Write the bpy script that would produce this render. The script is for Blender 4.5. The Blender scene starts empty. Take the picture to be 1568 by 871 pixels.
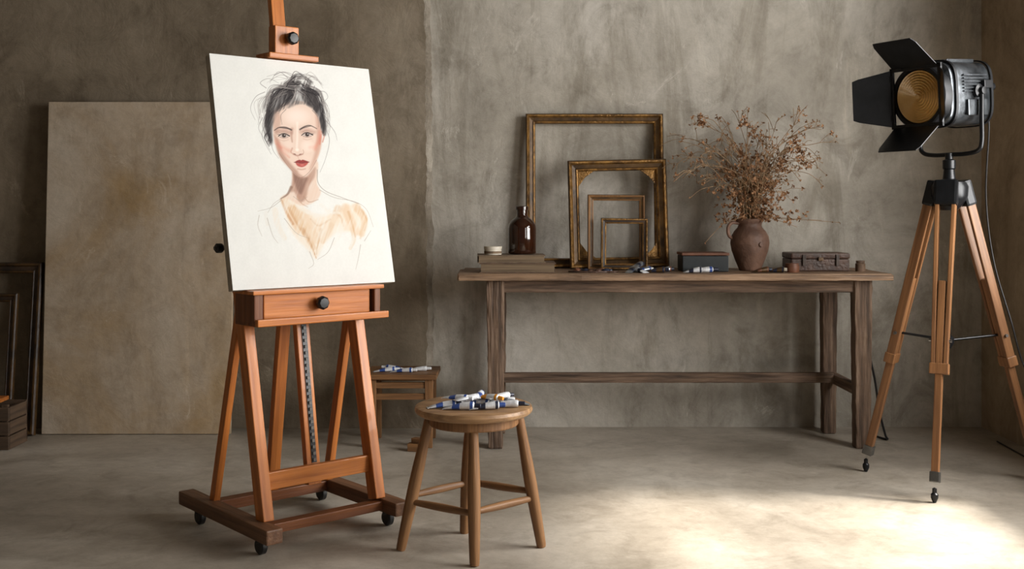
import bpy, bmesh, math, random
import numpy as np
from mathutils import Vector, Matrix
random.seed(7)
rng = np.random.RandomState(5)
scene = bpy.context.scene
COL = scene.collection
V = Vector

# ------------------------------------------------------------------ helpers
def lin(c):
    out = []
    for x in c:
        x = x / 255.0
        out.append(x / 12.92 if x <= 0.04045 else ((x + 0.055) / 1.055) ** 2.4)
    return tuple(out) + (1.0,)

def mk(name, c1, c2, scale=(1, 1, 1), nscale=5, detail=6, rough=0.6, metal=0.0,
       bump=0.2, bscale=30, lo=0.35, hi=0.65, c3=None, spec=0.5, coat=0.0, rvar=0.0):
    m = bpy.data.materials.new(name)
    m.use_nodes = True
    nt = m.node_tree
    b = nt.nodes['Principled BSDF']
    tc = nt.nodes.new('ShaderNodeTexCoord')
    mp = nt.nodes.new('ShaderNodeMapping')
    mp.inputs['Scale'].default_value = scale
    nt.links.new(tc.outputs['Object'], mp.inputs['Vector'])
    n = nt.nodes.new('ShaderNodeTexNoise')
    n.inputs['Scale'].default_value = nscale
    n.inputs['Detail'].default_value = detail
    n.inputs['Roughness'].default_value = 0.6
    nt.links.new(mp.outputs[0], n.inputs['Vector'])
    r = nt.nodes.new('ShaderNodeValToRGB')
    r.color_ramp.elements[0].position = lo
    r.color_ramp.elements[0].color = lin(c1)
    r.color_ramp.elements[1].position = hi
    r.color_ramp.elements[1].color = lin(c2)
    if c3:
        e = r.color_ramp.elements.new(min(0.98, hi + 0.15))
        e.color = lin(c3)
    nt.links.new(n.outputs['Fac'], r.inputs['Fac'])
    nt.links.new(r.outputs['Color'], b.inputs['Base Color'])
    b.inputs['Roughness'].default_value = rough
    b.inputs['Metallic'].default_value = metal
    b.inputs['Specular IOR Level'].default_value = spec
    b.inputs['Coat Weight'].default_value = coat
    if bump > 0:
        n2 = nt.nodes.new('ShaderNodeTexNoise')
        n2.inputs['Scale'].default_value = bscale
        n2.inputs['Detail'].default_value = 5
        nt.links.new(mp.outputs[0], n2.inputs['Vector'])
        bp = nt.nodes.new('ShaderNodeBump')
        bp.inputs['Strength'].default_value = bump
        bp.inputs['Distance'].default_value = 0.01
        nt.links.new(n2.outputs['Fac'], bp.inputs['Height'])
        nt.links.new(bp.outputs[0], b.inputs['Normal'])
    return m

def wood(name, c1, c2, rough=0.45, bump=0.25, g=1.0, c3=None, coat=0.0, spec=0.4):
    return mk(name, c1, c2, scale=(30 * g, 30 * g, 1.6 * g), nscale=1.6, detail=8, rough=rough,
              bump=bump, bscale=3, lo=0.3, hi=0.68, c3=c3, coat=coat, spec=spec)

def plaster(name, cd, cm, cl, streak=0.35, bump=0.5, rough=0.85, s=1.0, scuff=0.5, blot=0.8):
    """aged plaster: big tonal clouds, vertical wash streaks, blotches, fine scuffs"""
    m = bpy.data.materials.new(name)
    m.use_nodes = True
    nt = m.node_tree
    L = nt.links.new
    b = nt.nodes['Principled BSDF']
    tc = nt.nodes.new('ShaderNodeTexCoord')
    def noise(sc, scale, detail, rough_=0.6, dist=0.0):
        mp = nt.nodes.new('ShaderNodeMapping')
        mp.inputs['Scale'].default_value = sc
        L(tc.outputs['Object'], mp.inputs['Vector'])
        n = nt.nodes.new('ShaderNodeTexNoise')
        n.inputs['Scale'].default_value = scale
        n.inputs['Detail'].default_value = detail
        n.inputs['Roughness'].default_value = rough_
        n.inputs['Distortion'].default_value = dist
        L(mp.outputs[0], n.inputs['Vector'])
        return n.outputs['Fac']
    def ramp(fac, stops):
        r = nt.nodes.new('ShaderNodeValToRGB')
        while len(r.color_ramp.elements) < len(stops):
            r.color_ramp.elements.new(0.5)
        for e, (p, c) in zip(r.color_ramp.elements, stops):
            e.position = p
            e.color = c
        L(fac, r.inputs['Fac'])
        return r.outputs['Color']
    def mix(fac, a, c, mode='MIX'):
        x = nt.nodes.new('ShaderNodeMix')
        x.data_type = 'RGBA'
        x.blend_type = mode
        if isinstance(fac, float):
            x.inputs[0].default_value = fac
        else:
            L(fac, x.inputs[0])
        L(a, x.inputs[6])
        L(c, x.inputs[7])
        return x.outputs[2]
    K = (0, 0, 0, 1)
    big = noise((1, 1, 1), 0.9 * s, 7, 0.62, 0.5)
    col = ramp(big, [(0.34, lin(cd)), (0.5, lin(cm)), (0.64, lin(cl))])
    st = noise((3.0, 3.0, 0.55), 1.5 * s, 9, 0.68, 0.8)
    stc = ramp(st, [(0.36, (0.60, 0.58, 0.54, 1)), (0.50, (1, 1, 1, 1)), (0.62, (1.0, 1.0, 1.0, 1)), (0.70, (1.3, 1.29, 1.27, 1))])
    col = mix(streak, col, stc, 'MULTIPLY')
    bl = noise((1, 1, 0.8), 3.1 * s, 10, 0.72, 0.9)
    bc = ramp(bl, [(0.36, (0.70, 0.685, 0.66, 1)), (0.48, (1, 1, 1, 1)), (0.66, (1.18, 1.18, 1.18, 1))])
    col = mix(blot, col, bc, 'MULTIPLY')
    fine = noise((1, 1, 1), 16 * s, 9, 0.8, 0.2)
    fc = ramp(fine, [(0.3, (0.78, 0.77, 0.75, 1)), (0.52, (1, 1, 1, 1)), (0.72, (1.14, 1.14, 1.14, 1))])
    col = mix(0.65, col, fc, 'MULTIPLY')
    sc = noise((1, 1, 0.55), 4.2 * s, 10, 0.8, 1.4)
    scm = ramp(sc, [(0.59, K), (0.66, (scuff, scuff, scuff, 1))])
    lc = nt.nodes.new('ShaderNodeRGB')
    lc.outputs[0].default_value = lin(tuple(min(255, c * 1.10) for c in cl))
    col = mix(scm, col, lc.outputs[0])
    L(col, b.inputs['Base Color'])
    b.inputs['Roughness'].default_value = rough
    b.inputs['Specular IOR Level'].default_value = 0.25
    h1 = noise((1, 1, 1), 7 * s, 9, 0.68, 0.5)
    bp = nt.nodes.new('ShaderNodeBump')
    bp.inputs['Strength'].default_value = bump
    bp.inputs['Distance'].default_value = 0.02
    L(h1, bp.inputs['Height'])
    L(bp.outputs[0], b.inputs['Normal'])
    return m

def group(name, loc=(0, 0, 0)):
    e = bpy.data.objects.new(name, None)
    e.empty_display_size = 0.1
    e.location = loc
    COL.objects.link(e)
    return e

def attach(o, M, parent):
    COL.objects.link(o)
    o.matrix_basis = M
    if parent is not None:
        o.parent = parent
        o.matrix_parent_inverse = Matrix.Translation(-V(parent.location))
    return o

def finish(name, bm, mats, M=Matrix.Identity(4), parent=None, smooth=False, ang=35):
    bmesh.ops.recalc_face_normals(bm, faces=bm.faces)
    if smooth:
        for f in bm.faces:
            f.smooth = True
        for e in bm.edges:
            if len(e.link_faces) == 2 and e.calc_face_angle(0) > math.radians(ang):
                e.smooth = False
    me = bpy.data.meshes.new(name)
    bm.to_mesh(me)
    bm.free()
    if not isinstance(mats, (list, tuple)):
        mats = [mats]
    for m in mats:
        me.materials.append(m)
    return attach(bpy.data.objects.new(name, me), M, parent)

def add_box(bm, c, s, bev=0.0, mi=0, M=None):
    r = bmesh.ops.create_cube(bm, size=1.0)
    vs = r['verts']
    for v in vs:
        v.co = V((v.co.x * s[0], v.co.y * s[1], v.co.z * s[2])) + V(c)
    fs = set(f for v in vs for f in v.link_faces)
    if bev > 0:
        es = list(set(e for v in vs for e in v.link_edges))
        rr = bmesh.ops.bevel(bm, geom=es, offset=bev, segments=2, affect='EDGES', profile=0.6)
        fs = set(rr['faces']) | set(f for v in rr['verts'] for f in v.link_faces)
        vs = list(set(v for f in fs for v in f.verts))
    for f in fs:
        if f.is_valid:
            f.material_index = mi
    if M is not None:
        for v in vs:
            v.co = M @ v.co
    return vs

def box(name, c, s, mat, parent=None, bev=0.003, R=None):
    bm = bmesh.new()
    add_box(bm, (0, 0, 0), s, bev)
    M = Matrix.Translation(V(c))
    if R is not None:
        M = M @ R
    return finish(name, bm, mat, M, parent)

def dirM(p, z, x=None):
    z = V(z).normalized()
    if x is None:
        x = V((1, 0, 0)) if abs(z.x) < 0.9 else V((0, 1, 0))
    x = V(x)
    x = (x - z * x.dot(z)).normalized()
    y = z.cross(x)
    M = Matrix((x, y, z)).transposed().to_4x4()
    M.translation = V(p)
    return M

def beam(name, p0, p1, w, t, mat, parent=None, side=None, bev=0.003, w2=None, t2=None, rag=0.0):
    p0, p1 = V(p0), V(p1)
    d = p1 - p0
    L = d.length
    M = dirM(p0, d, side)
    bm = bmesh.new()
    add_box(bm, (0, 0, L / 2), (w, t, L), bev)
    if rag > 0:
        # subdivide along the length and wear the edges irregularly
        n = max(6, int(L / 0.035))
        for i in range(1, n):
            bmesh.ops.bisect_plane(bm, geom=bm.verts[:] + bm.edges[:] + bm.faces[:], plane_co=(0, 0, L * i / n), plane_no=(0, 0, 1))
        for v in bm.verts:
            v.co.x += random.uniform(-rag, rag)
            v.co.y += random.uniform(-rag, rag) * (1 if v.co.y < 0 else 0.3)
    if w2 or t2:
        for v in bm.verts:
            k = v.co.z / L
            v.co.x *= 1 + k * ((w2 or w) / w - 1)
            v.co.y *= 1 + k * ((t2 or t) / t - 1)
    return finish(name, bm, mat, M, parent)

def lathe_bm(bm, prof, seg=48, M=None, mi=0):
    rings = []
    for r, z in prof:
        if r <= 1e-6:
            v = bm.verts.new((0, 0, z))
            rings.append([v])
        else:
            rings.append([bm.verts.new((r * math.cos(2 * math.pi * i / seg), r * math.sin(2 * math.pi * i / seg), z)) for i in range(seg)])
    for a, b in zip(rings, rings[1:]):
        for i in range(seg):
            j = (i + 1) % seg
            if len(a) == 1 and len(b) == 1:
                continue
            if len(a) == 1:
                f = bm.faces.new((a[0], b[j], b[i]))
            elif len(b) == 1:
                f = bm.faces.new((a[i], a[j], b[0]))
            else:
                f = bm.faces.new((a[i], a[j], b[j], b[i]))
            f.material_index = mi
    if M is not None:
        for rg in rings:
            for v in rg:
                v.co = M @ v.co

def lathe(name, prof, M, mat, parent=None, seg=48, ang=35):
    bm = bmesh.new()
    lathe_bm(bm, prof, seg)
    return finish(name, bm, mat, M, parent, smooth=True, ang=ang)

def rod(name, p0, p1, r0, r1, mat, parent=None, bulge=0.0, seg=20):
    p0, p1 = V(p0), V(p1)
    L = (p1 - p0).length
    prof = [(0, 0)]
    n = 12
    for i in range(n + 1):
        t = i / n
        prof.append((r0 + (r1 - r0) * t + bulge * math.sin(math.pi * t), L * t))
    prof.append((0, L))
    return lathe(name, prof, dirM(p0, p1 - p0), mat, parent, seg, ang=50)

def catmull(pts, n=8):
    pts = [V(p) for p in pts]
    if len(pts) < 3:
        return pts
    P = [pts[0] * 2 - pts[1]] + pts + [pts[-1] * 2 - pts[-2]]
    out = []
    for i in range(1, len(P) - 2):
        a, b, c, d = P[i - 1], P[i], P[i + 1], P[i + 2]
        for k in range(n):
            t = k / n
            out.append(0.5 * ((2 * b) + (c - a) * t + (2 * a - 5 * b + 4 * c - d) * t * t + (3 * b - a - 3 * c + d) * t ** 3))
    out.append(pts[-1])
    return out

def wire(name, strands_, r, mat, parent=None, n=8, taper=1.0, res=3):
    cu = bpy.data.curves.new(name, 'CURVE')
    cu.dimensions = '3D'
    cu.bevel_depth = r
    cu.bevel_resolution = res
    cu.use_fill_caps = True
    for s in strands_:
        pts = catmull(s, n)
        sp = cu.splines.new('POLY')
        sp.points.add(len(pts) - 1)
        for i, p in enumerate(pts):
            sp.points[i].co = (p.x, p.y, p.z, 1)
            sp.points[i].radius = 1 + (taper - 1) * i / (len(pts) - 1)
    cu.materials.append(mat)
    return attach(bpy.data.objects.new(name, cu), Matrix.Identity(4), parent)

def rotX(a): return Matrix.Rotation(math.radians(a), 4, 'X')
def rotY(a): return Matrix.Rotation(math.radians(a), 4, 'Y')
def rotZ(a): return Matrix.Rotation(math.radians(a), 4, 'Z')
T = Matrix.Translation

# ------------------------------------------------------------------ materials
M_wall = plaster('plaster_grey', (150, 144, 133), (176, 170, 159), (198, 193, 184), streak=0.75, blot=0.9)
M_wallL = plaster('plaster_brown', (114, 102, 86), (132, 120, 103), (150, 139, 123), streak=0.5, blot=0.8)  # brown plaster, darkened to imitate window light falling off to the left
M_chip = plaster('plaster_chipped', (134, 124, 110), (154, 145, 132), (174, 166, 153), streak=0.2, bump=0.9, s=3)
M_wallR = plaster('plaster_warm', (142, 124, 102), (162, 144, 121), (178, 162, 140), streak=0.4)
M_floor = plaster('concrete', (146, 137, 124), (168, 159, 146), (188, 180, 168), streak=0.2, bump=0.12, rough=0.42, s=1.5, scuff=0.3, blot=0.6)
M_ceil = plaster('ceiling_plaster', (84, 77, 68), (100, 93, 82), (116, 108, 96))
M_panel = plaster('primed_panel', (168, 142, 106), (180, 163, 142), (194, 181, 164), streak=0.3, bump=0.25, s=1.5, scuff=0.5, blot=0.5)
M_easel = wood('beech_orange', (152, 84, 34), (204, 126, 60), rough=0.42, bump=0.10, coat=0.1)
M_easelD = wood('beech_dark', (88, 48, 24), (130, 78, 42), rough=0.45, bump=0.15)
M_base = wood('walnut_base', (82, 56, 40), (128, 92, 66), rough=0.5)
M_stool = wood('stool_oak', (94, 64, 40), (146, 106, 68), rough=0.5, bump=0.3)
M_stoolTop = wood('stool_seat', (116, 86, 58), (172, 136, 98), rough=0.42, bump=0.25)
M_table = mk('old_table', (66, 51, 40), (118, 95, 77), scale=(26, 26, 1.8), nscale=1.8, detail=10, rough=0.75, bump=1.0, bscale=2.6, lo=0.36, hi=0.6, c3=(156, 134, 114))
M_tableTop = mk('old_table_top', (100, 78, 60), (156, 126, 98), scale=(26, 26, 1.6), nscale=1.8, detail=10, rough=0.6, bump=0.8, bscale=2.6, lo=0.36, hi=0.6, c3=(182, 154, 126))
M_trip = wood('tripod_ash', (90, 60, 38), (142, 100, 64), rough=0.42, bump=0.15)
M_black = mk('black_plastic', (16, 16, 17), (26, 26, 27), rough=0.4, bump=0.05)
M_blackmet = mk('black_enamel', (18, 19, 21), (30, 31, 34), rough=0.34, metal=0.4, bump=0.06, nscale=14)
M_house = mk('housing_enamel', (46, 49, 52), (90, 94, 98), rough=0.26, metal=0.75, bump=0.08, nscale=18)
M_steel = mk('dull_steel', (92, 92, 92), (140, 140, 138), rough=0.35, metal=0.9, bump=0.1)
M_gold = mk('aged_gilt', (84, 58, 28), (164, 122, 64), scale=(3, 3, 3), nscale=9, rough=0.36, metal=0.5, bump=0.4, bscale=40)
M_bronze = mk('bronze_dark', (48, 34, 20), (100, 73, 40), nscale=12, rough=0.45, metal=0.3, bump=0.4, bscale=40)
M_frameD = mk('frame_darkwood', (34, 26, 20), (72, 54, 40), nscale=12, rough=0.5, bump=0.3)
M_frameO = wood('frame_oak', (112, 78, 44), (154, 112, 68))
M_clay = mk('vase_clay', (88, 64, 52), (132, 100, 82), nscale=7, rough=0.6, bump=0.5, bscale=40, c3=(150, 120, 100))
M_dry = mk('dry_stem', (112, 90, 66), (172, 142, 108), nscale=20, rough=0.8, bump=0)
M_bloom = mk('dry_bloom', (112, 78, 52), (182, 138, 100), nscale=30, rough=0.9, bump=0)
M_leather = mk('case_leather', (54, 38, 30), (90, 64, 50), nscale=16, rough=0.5, bump=0.4, bscale=70)
M_bookA = mk('book_cloth', (96, 80, 64), (132, 112, 90), nscale=18, rough=0.8, bump=0.3, bscale=80)
M_bookB = mk('book_board', (82, 64, 50), (118, 94, 74), nscale=14, rough=0.7, bump=0.3, bscale=60)
M_pages = mk('book_pages', (94, 78, 60), (134, 114, 90), scale=(1, 1, 40), nscale=3, rough=0.9, bump=0.2)
M_teal = mk('dark_box', (22, 28, 30), (36, 42, 44), nscale=10, rough=0.5, bump=0.1)
M_red = mk('redbrown_cover', (86, 52, 36), (122, 78, 54), nscale=10, rough=0.55, bump=0.2)
M_crate = wood('crate_wood', (60, 47, 37), (98, 78, 60), rough=0.8, bump=0.5)
M_tin = mk('white_tin', (186, 178, 160), (220, 212, 196), nscale=10, rough=0.4, bump=0.05)
M_tube = mk('tube_white', (196, 199, 204), (230, 232, 234), nscale=25, rough=0.35, metal=0.1, bump=0.3, bscale=60)
M_alu = mk('tube_foil', (130, 136, 144), (190, 196, 202), nscale=25, rough=0.3, metal=0.8, bump=0.3, bscale=60)
M_blue = mk('label_blue', (36, 62, 128), (62, 94, 164), nscale=10, rough=0.45, bump=0)
M_orange = mk('label_orange', (214, 132, 24), (236, 164, 48), nscale=10, rough=0.45, bump=0)
M_dkcap = mk('cap_dark', (24, 28, 44), (40, 46, 66), nscale=10, rough=0.4, bump=0)
M_amber = mk('amber_lens', (186, 146, 84), (236, 198, 128), nscale=4, rough=0.18, bump=0, spec=0.8, coat=0.6)
M_winframe = mk('window_paint', (90, 84, 74), (120, 112, 100), nscale=8, rough=0.6)
g = bpy.data.materials.new('amber_glass')
g.use_nodes = True
bb = g.node_tree.nodes['Principled BSDF']
bb.inputs['Roughness'].default_value = 0.08
bb.inputs['Transmission Weight'].default_value = 0.45
bb.inputs['Coat Weight'].default_value = 0.5
nn = g.node_tree.nodes.new('ShaderNodeTexNoise')
nn.inputs['Scale'].default_value = 6
rr = g.node_tree.nodes.new('ShaderNodeValToRGB')
rr.color_ramp.elements[0].color = lin((40, 20, 12))
rr.color_ramp.elements[1].color = lin((74, 38, 20))
g.node_tree.links.new(nn.outputs['Fac'], rr.inputs['Fac'])
g.node_tree.links.new(rr.outputs[0], bb.inputs['Base Color'])
M_bottle = g

# ------------------------------------------------------------------ room
XL, XR, YB, YF, H = -3.1, 2.26, 5.25, -1.5, 3.2
bm = bmesh.new()
add_box(bm, ((XL + XR) / 2, (YF + YB) / 2, -0.05), (XR - XL + 0.6, YB - YF + 0.6, 0.1))
finish('floor', bm, M_floor)
bm = bmesh.new()
add_box(bm, ((XL + XR) / 2, (YF + YB) / 2, H + 0.05), (XR - XL + 0.6, YB - YF + 0.6, 0.1))
finish('ceiling', bm, M_ceil)
bm = bmesh.new()
add_box(bm, (XL - 0.075, (YF + YB) / 2, H / 2), (0.15, YB - YF + 0.3, H))
finish('wall_left', bm, M_wallL)
# back wall with the slightly projecting plaster edge
bm = bmesh.new()
rows = []
nz = 200
off = 0
for i in range(nz + 1):
    z = H * i / nz
    off = off * 0.7 + random.uniform(-0.004, 0.004)
    e = -0.40 + off + 0.006 * math.sin(z * 2.3)
    w = 0.006 + 0.005 * abs(math.sin(z * 5.1)) + random.uniform(0, 0.004)
    rows.append([bm.verts.new(p) for p in [(XL - 0.15, 5.222, z), (e - w, 5.222, z), (e - w * 0.2, 5.226, z), (e + 0.010, 5.240, z), (e + 0.016, 5.25, z), (XR + 0.15, 5.25, z),
                                          (XR + 0.15, 5.4, z), (XL - 0.15, 5.4, z)]])
for a, b in zip(rows, rows[1:]):
    for k in range(8):
        f = bm.faces.new((a[k], a[(k + 1) % 8], b[(k + 1) % 8], b[k]))
        f.material_index = 1 if k == 0 else (2 if k in (1, 2, 3) else 0)
bm.faces.new(rows[0])
bm.faces.new(rows[-1])
finish('wall_back', bm, [M_wall, M_wallL, M_chip])
# right wall with a window opening, plus an unseen second one added for front light
wins = [(2.15, 3.92, 0.75, 2.4), (-0.5, 1.3, 0.75, 2.4)]
bm = bmesh.new()
def wr(y0, y1, z0, z1):
    add_box(bm, (XR + 0.075, (y0 + y1) / 2, (z0 + z1) / 2), (0.15, y1 - y0, z1 - z0))
wr(3.92, YB, 0, H); wr(1.3, 2.15, 0, H); wr(YF, -0.5, 0, H)
for y0, y1, z0, z1 in wins:
    wr(y0, y1, 0, z0); wr(y0, y1, z1, H)
finish('wall_right', bm, M_wallR)
for i, (y0, y1, z0, z1) in enumerate(wins):
    bm = bmesh.new()
    xw = XR + 0.09
    t = 0.05
    add_box(bm, (xw, y0 + t / 2, (z0 + z1) / 2), (0.06, t, z1 - z0), 0.004)
    add_box(bm, (xw, y1 - t / 2, (z0 + z1) / 2), (0.06, t, z1 - z0), 0.004)
    add_box(bm, (xw, (y0 + y1) / 2, z0 + t / 2), (0.06, y1 - y0, t), 0.004)
    add_box(bm, (xw, (y0 + y1) / 2, z1 - t / 2), (0.06, y1 - y0, t), 0.004)
    add_box(bm, (xw, (y0 + y1) / 2, (z0 + z1) / 2), (0.04, 0.06, z1 - z0), 0.003)
    add_box(bm, (xw, (y0 + y1) / 2, z0 + (z1 - z0) * 0.55), (0.04, y1 - y0, 0.06), 0.003)
    finish('window_%d' % (i + 1), bm, M_winframe)  # number two is an added, unseen window that softens the front light

# ------------------------------------------------------------------ easel
U = V((0.755, 0.656, 0)).normalized()
Nn = V((0.656, -0.755, 0)).normalized()
EO = V((-0.725, 3.625, 0))
def E(a, b, z): return EO + U * a + Nn * b + V((0, 0, z))
ez = group('studio_easel', EO)
for s, nm in ((-1, 'l'), (1, 'r')):
    beam('runner_' + nm, E(s * 0.232, -0.32 if s < 0 else -0.29, 0.072), E(s * 0.232, 0.295, 0.072), 0.055, 0.045, M_base, ez, side=U, bev=0.005)
    beam('front_post_' + nm, E(s * 0.205, 0.185, 0.09), E(s * 0.205, 0.028, 0.80), 0.036, 0.052, M_easel, ez, side=U)
    beam('side_brace_' + nm, E(s * 0.215, -0.14, 0.09), E(s * 0.205, 0.02, 0.72), 0.022, 0.034, M_easel, ez, side=U)
    for b in (-0.21, 0.21):
        c = E(s * 0.232, b, 0.027)
        bm = bmesh.new()
        lathe_bm(bm, [(0, -0.012), (0.02, -0.012), (0.026, -0.007), (0.026, 0.007), (0.02, 0.012), (0, 0.012)], 24, dirM(c, U))
        add_box(bm, (c.x, c.y, 0.045), (0.03, 0.03, 0.012), 0.002)
        finish('caster_%s_%d' % (nm, b > 0), bm, M_black, Matrix.Identity(4), ez, smooth=True)
beam('cross_front', E(-0.21, 0.20, 0.072), E(0.21, 0.20, 0.072), 0.04, 0.03, M_easelD, ez, side=Nn)
beam('cross_rear', E(-0.21, -0.15, 0.072), E(0.21, -0.15, 0.072), 0.045, 0.035, M_easelD, ez, side=Nn)
beam('cross_mid', E(-0.19, 0.155, 0.205), E(0.19, 0.155, 0.205), 0.022, 0.055, M_easel, ez, side=Nn)
beam('rear_leg', E(0, -0.15, 0.09), E(0, -0.025, 0.98), 0.04, 0.028, M_easel, ez, side=U)
mast = lambda z: 0.118 - 0.155 * (z - 0.2)
beam('mast', E(0, mast(0.16), 0.16), E(0, mast(2.05), 2.05), 0.048, 0.026, M_easel, ez, side=U)
# ratchet
bm = bmesh.new()
for i in range(22):
    z = 0.24 + i * 0.02
    p = E(0.002, mast(z) + 0.017, z)
    add_box(bm, (0, 0, 0), (0.010, 0.008, 0.010), 0, 1, M=dirM(p, (0, 0, 1), U))
z0, z1 = 0.23, 0.70
pm = (E(0.002, mast(z0) + 0.014, z0) + E(0.002, mast(z1) + 0.014, z1)) / 2
dd = E(0, mast(z1), z1) - E(0, mast(z0), z0)
add_box(bm, (0, 0, 0), (0.018, 0.004, dd.length), 0, 0, M=dirM(pm, dd, U))
finish('ratchet', bm, [M_black, M_steel], Matrix.Identity(4), ez)
# tray box, ledges
RE = dirM((0, 0, 0), (0, 0, 1), U)
RL = dirM((0, 0, 0), U, (0, 0, 1))
def ebox(name, a0, a1, b0, b1, z0, z1, mat, bev=0.003, long=False):
    c = E((a0 + a1) / 2, (b0 + b1) / 2, (z0 + z1) / 2)
    if long:
        return box(name, c, (z1 - z0, b1 - b0, a1 - a0), mat, ez, bev, R=RL)
    return box(name, c, (a1 - a0, b1 - b0, z1 - z0), mat, ez, bev, R=RE)
ebox('drawer_front', -0.195, 0.195, 0.140, 0.158, 0.708, 0.785, M_easel, long=True)
ebox('drawer_side_l', -0.235, -0.205, 0.045, 0.172, 0.695, 0.79, M_easelD)
ebox('drawer_side_r', 0.205, 0.228, 0.045, 0.172, 0.695, 0.79, M_easelD)
ebox('drawer_floor', -0.235, 0.235, 0.045, 0.2, 0.688, 0.702, M_easelD, long=True)
ebox('tray_lip', -0.24, 0.24, 0.185, 0.205, 0.690, 0.712, M_easel, long=True)
ebox('canvas_shelf', -0.245, 0.235, 0.045, 0.185, 0.786, 0.799, M_easel, long=True)
kp = E(0, 0.158, 0.75)
prof = [(0, 0), (0.008, 0), (0.008, 0.01), (0.018, 0.012), (0.022, 0.018), (0.022, 0.030), (0.016, 0.036), (0, 0.037)]
lathe('tray_knob', prof, dirM(kp, Nn), M_black, ez, seg=8, ang=20)
# top clamp
ebox('clamp_block', -0.04, 0.05, mast(1.6) - 0.0, mast(1.6) + 0.045, 1.57, 1.665, M_easel)
ebox('clamp_plate', -0.085, 0.10, mast(1.56) - 0.01, mast(1.56) + 0.085, 1.548, 1.566, M_easel, long=True)
lathe('clamp_knob', prof, dirM(E(0.012, mast(1.6) + 0.045, 1.622), Nn), M_black, ez, seg=8, ang=20)
rod('side_bolt', E(-0.02, 0.0, 0.925), E(-0.27, -0.03, 0.925), 0.006, 0.006, M_steel, ez)
lathe('side_knob', [(0, 0), (0.012, 0), (0.016, 0.006), (0.016, 0.020), (0.012, 0.024), (0, 0.024)], dirM(E(-0.240, -0.03, 0.925), -U), M_black, ez, seg=10, ang=25)

# ------------------------------------------------------------------ portrait canvas
CW, CH, TH = 0.60, 0.76, math.radians(12.3)
Zc = (V((0, 0, 1)) * math.cos(TH) - Nn * math.sin(TH)).normalized()
CB = E(0.013, 0.135, 0.801)
Mc = dirM(CB, Zc, U)
cg = group('portrait_canvas', CB)
bm = bmesh.new()
add_box(bm, (0, 0.016, CH / 2), (CW, 0.030, CH), 0.002)
M_cside = mk('canvas_side', (150, 142, 130), (176, 168, 154), nscale=20, rough=0.85, bump=0.3, bscale=200)
finish('stretcher', bm, M_cside, Mc, cg)

# the oil sketch: brush strokes worked out in the drawing's own 2-D units, stored as colours on the canvas mesh
GW, GH = 480, 608
src = np.array([(0, 1), (1, 1), (1, 0), (0, 0)], float)
dst = np.array([(318, 83), (562, 99), (598, 428), (352, 445)], float)
A = []
B = []
for (u, v), (x, y) in zip(src, dst):
    A.append([u, v, 1, 0, 0, 0, -u * x, -v * x]); B.append(x)
    A.append([0, 0, 0, u, v, 1, -u * y, -v * y]); B.append(y)
h = np.linalg.solve(np.array(A), np.array(B))
uu, vv = np.meshgrid(np.linspace(0, 1, GW), np.linspace(0, 1, GH))
den = h[6] * uu + h[7] * vv + 1
PX = ((h[0] * uu + h[1] * vv + h[2]) / den).ravel()
PY = ((h[3] * uu + h[4] * vv + h[5]) / den).ravel()
BASE = np.array([214, 214, 210.0])
img = np.ones((GW * GH, 3)) * BASE
def vnoise(sx, sy, seed, ang=0.0):
    r = np.random.RandomState(seed)
    X = (PX - 455) * math.cos(ang) + (PY - 260) * math.sin(ang) + 450
    Y = -(PX - 455) * math.sin(ang) + (PY - 260) * math.cos(ang) + 450
    gx = int(900 / sx) + 4
    gy = int(900 / sy) + 4
    G = r.rand(gy, gx)
    x = np.clip(X / sx, 0, gx - 2.001)
    y = np.clip(Y / sy, 0, gy - 2.001)
    xi = x.astype(int); yi = y.astype(int)
    fx = x - xi; fy = y - yi
    fx = fx * fx * (3 - 2 * fx); fy = fy * fy * (3 - 2 * fy)
    return (G[yi, xi] * (1 - fx) + G[yi, xi + 1] * fx) * (1 - fy) + (G[yi + 1, xi] * (1 - fx) + G[yi + 1, xi + 1] * fx) * fy
NZ1 = vnoise(14, 22, 1)
NZ2 = 0.55 * vnoise(1.8, 16, 2, 0.35) + 0.45 * vnoise(7, 14, 12)
NZ3 = vnoise(2, 2, 3)
img += ((NZ1 - 0.5) * 5 + (NZ3 - 0.5) * 4)[:, None]
def sel(pts, pad):
    p = np.array(pts, float)
    return np.where((PX > p[:, 0].min() - pad) & (PX < p[:, 0].max() + pad) & (PY > p[:, 1].min() - pad) & (PY < p[:, 1].max() + pad))[0]
def put(idx, color, a):
    img[idx] = img[idx] * (1 - a[:, None]) + np.array(color, float) * a[:, None]
def brk(idx, rough):
    return np.clip((NZ2[idx] - 0.5) * 4 * rough + 1 - rough * 0.6, 0, 1)
def stroke(pts, w0, w1, color, alpha=1.0, soft=0.5, rough=0.0):
    if len(pts) > 2:
        q = catmull([(p[0], p[1], 0) for p in pts], 6)
        pts = [(p.x, p.y) for p in q]
    n = len(pts) - 1
    idx = sel(pts, max(w0, w1) + 2)
    if len(idx) == 0:
        return
    X = PX[idx]; Y = PY[idx]
    best = np.ones(len(idx)) * 9
    for i in range(n):
        x0, y0 = pts[i]; x1, y1 = pts[i + 1]
        dx, dy = x1 - x0, y1 - y0
        l2 = dx * dx + dy * dy + 1e-9
        t = np.clip(((X - x0) * dx + (Y - y0) * dy) / l2, 0, 1)
        d = np.hypot(X - x0 - t * dx, Y - y0 - t * dy)
        w = w0 + (w1 - w0) * (i + t) / n
        best = np.minimum(best, d / np.maximum(w, 0.25))
    a = np.clip((1 - best) / soft, 0, 1) * alpha
    if rough:
        a *= brk(idx, rough)
    put(idx, color, a)
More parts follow.
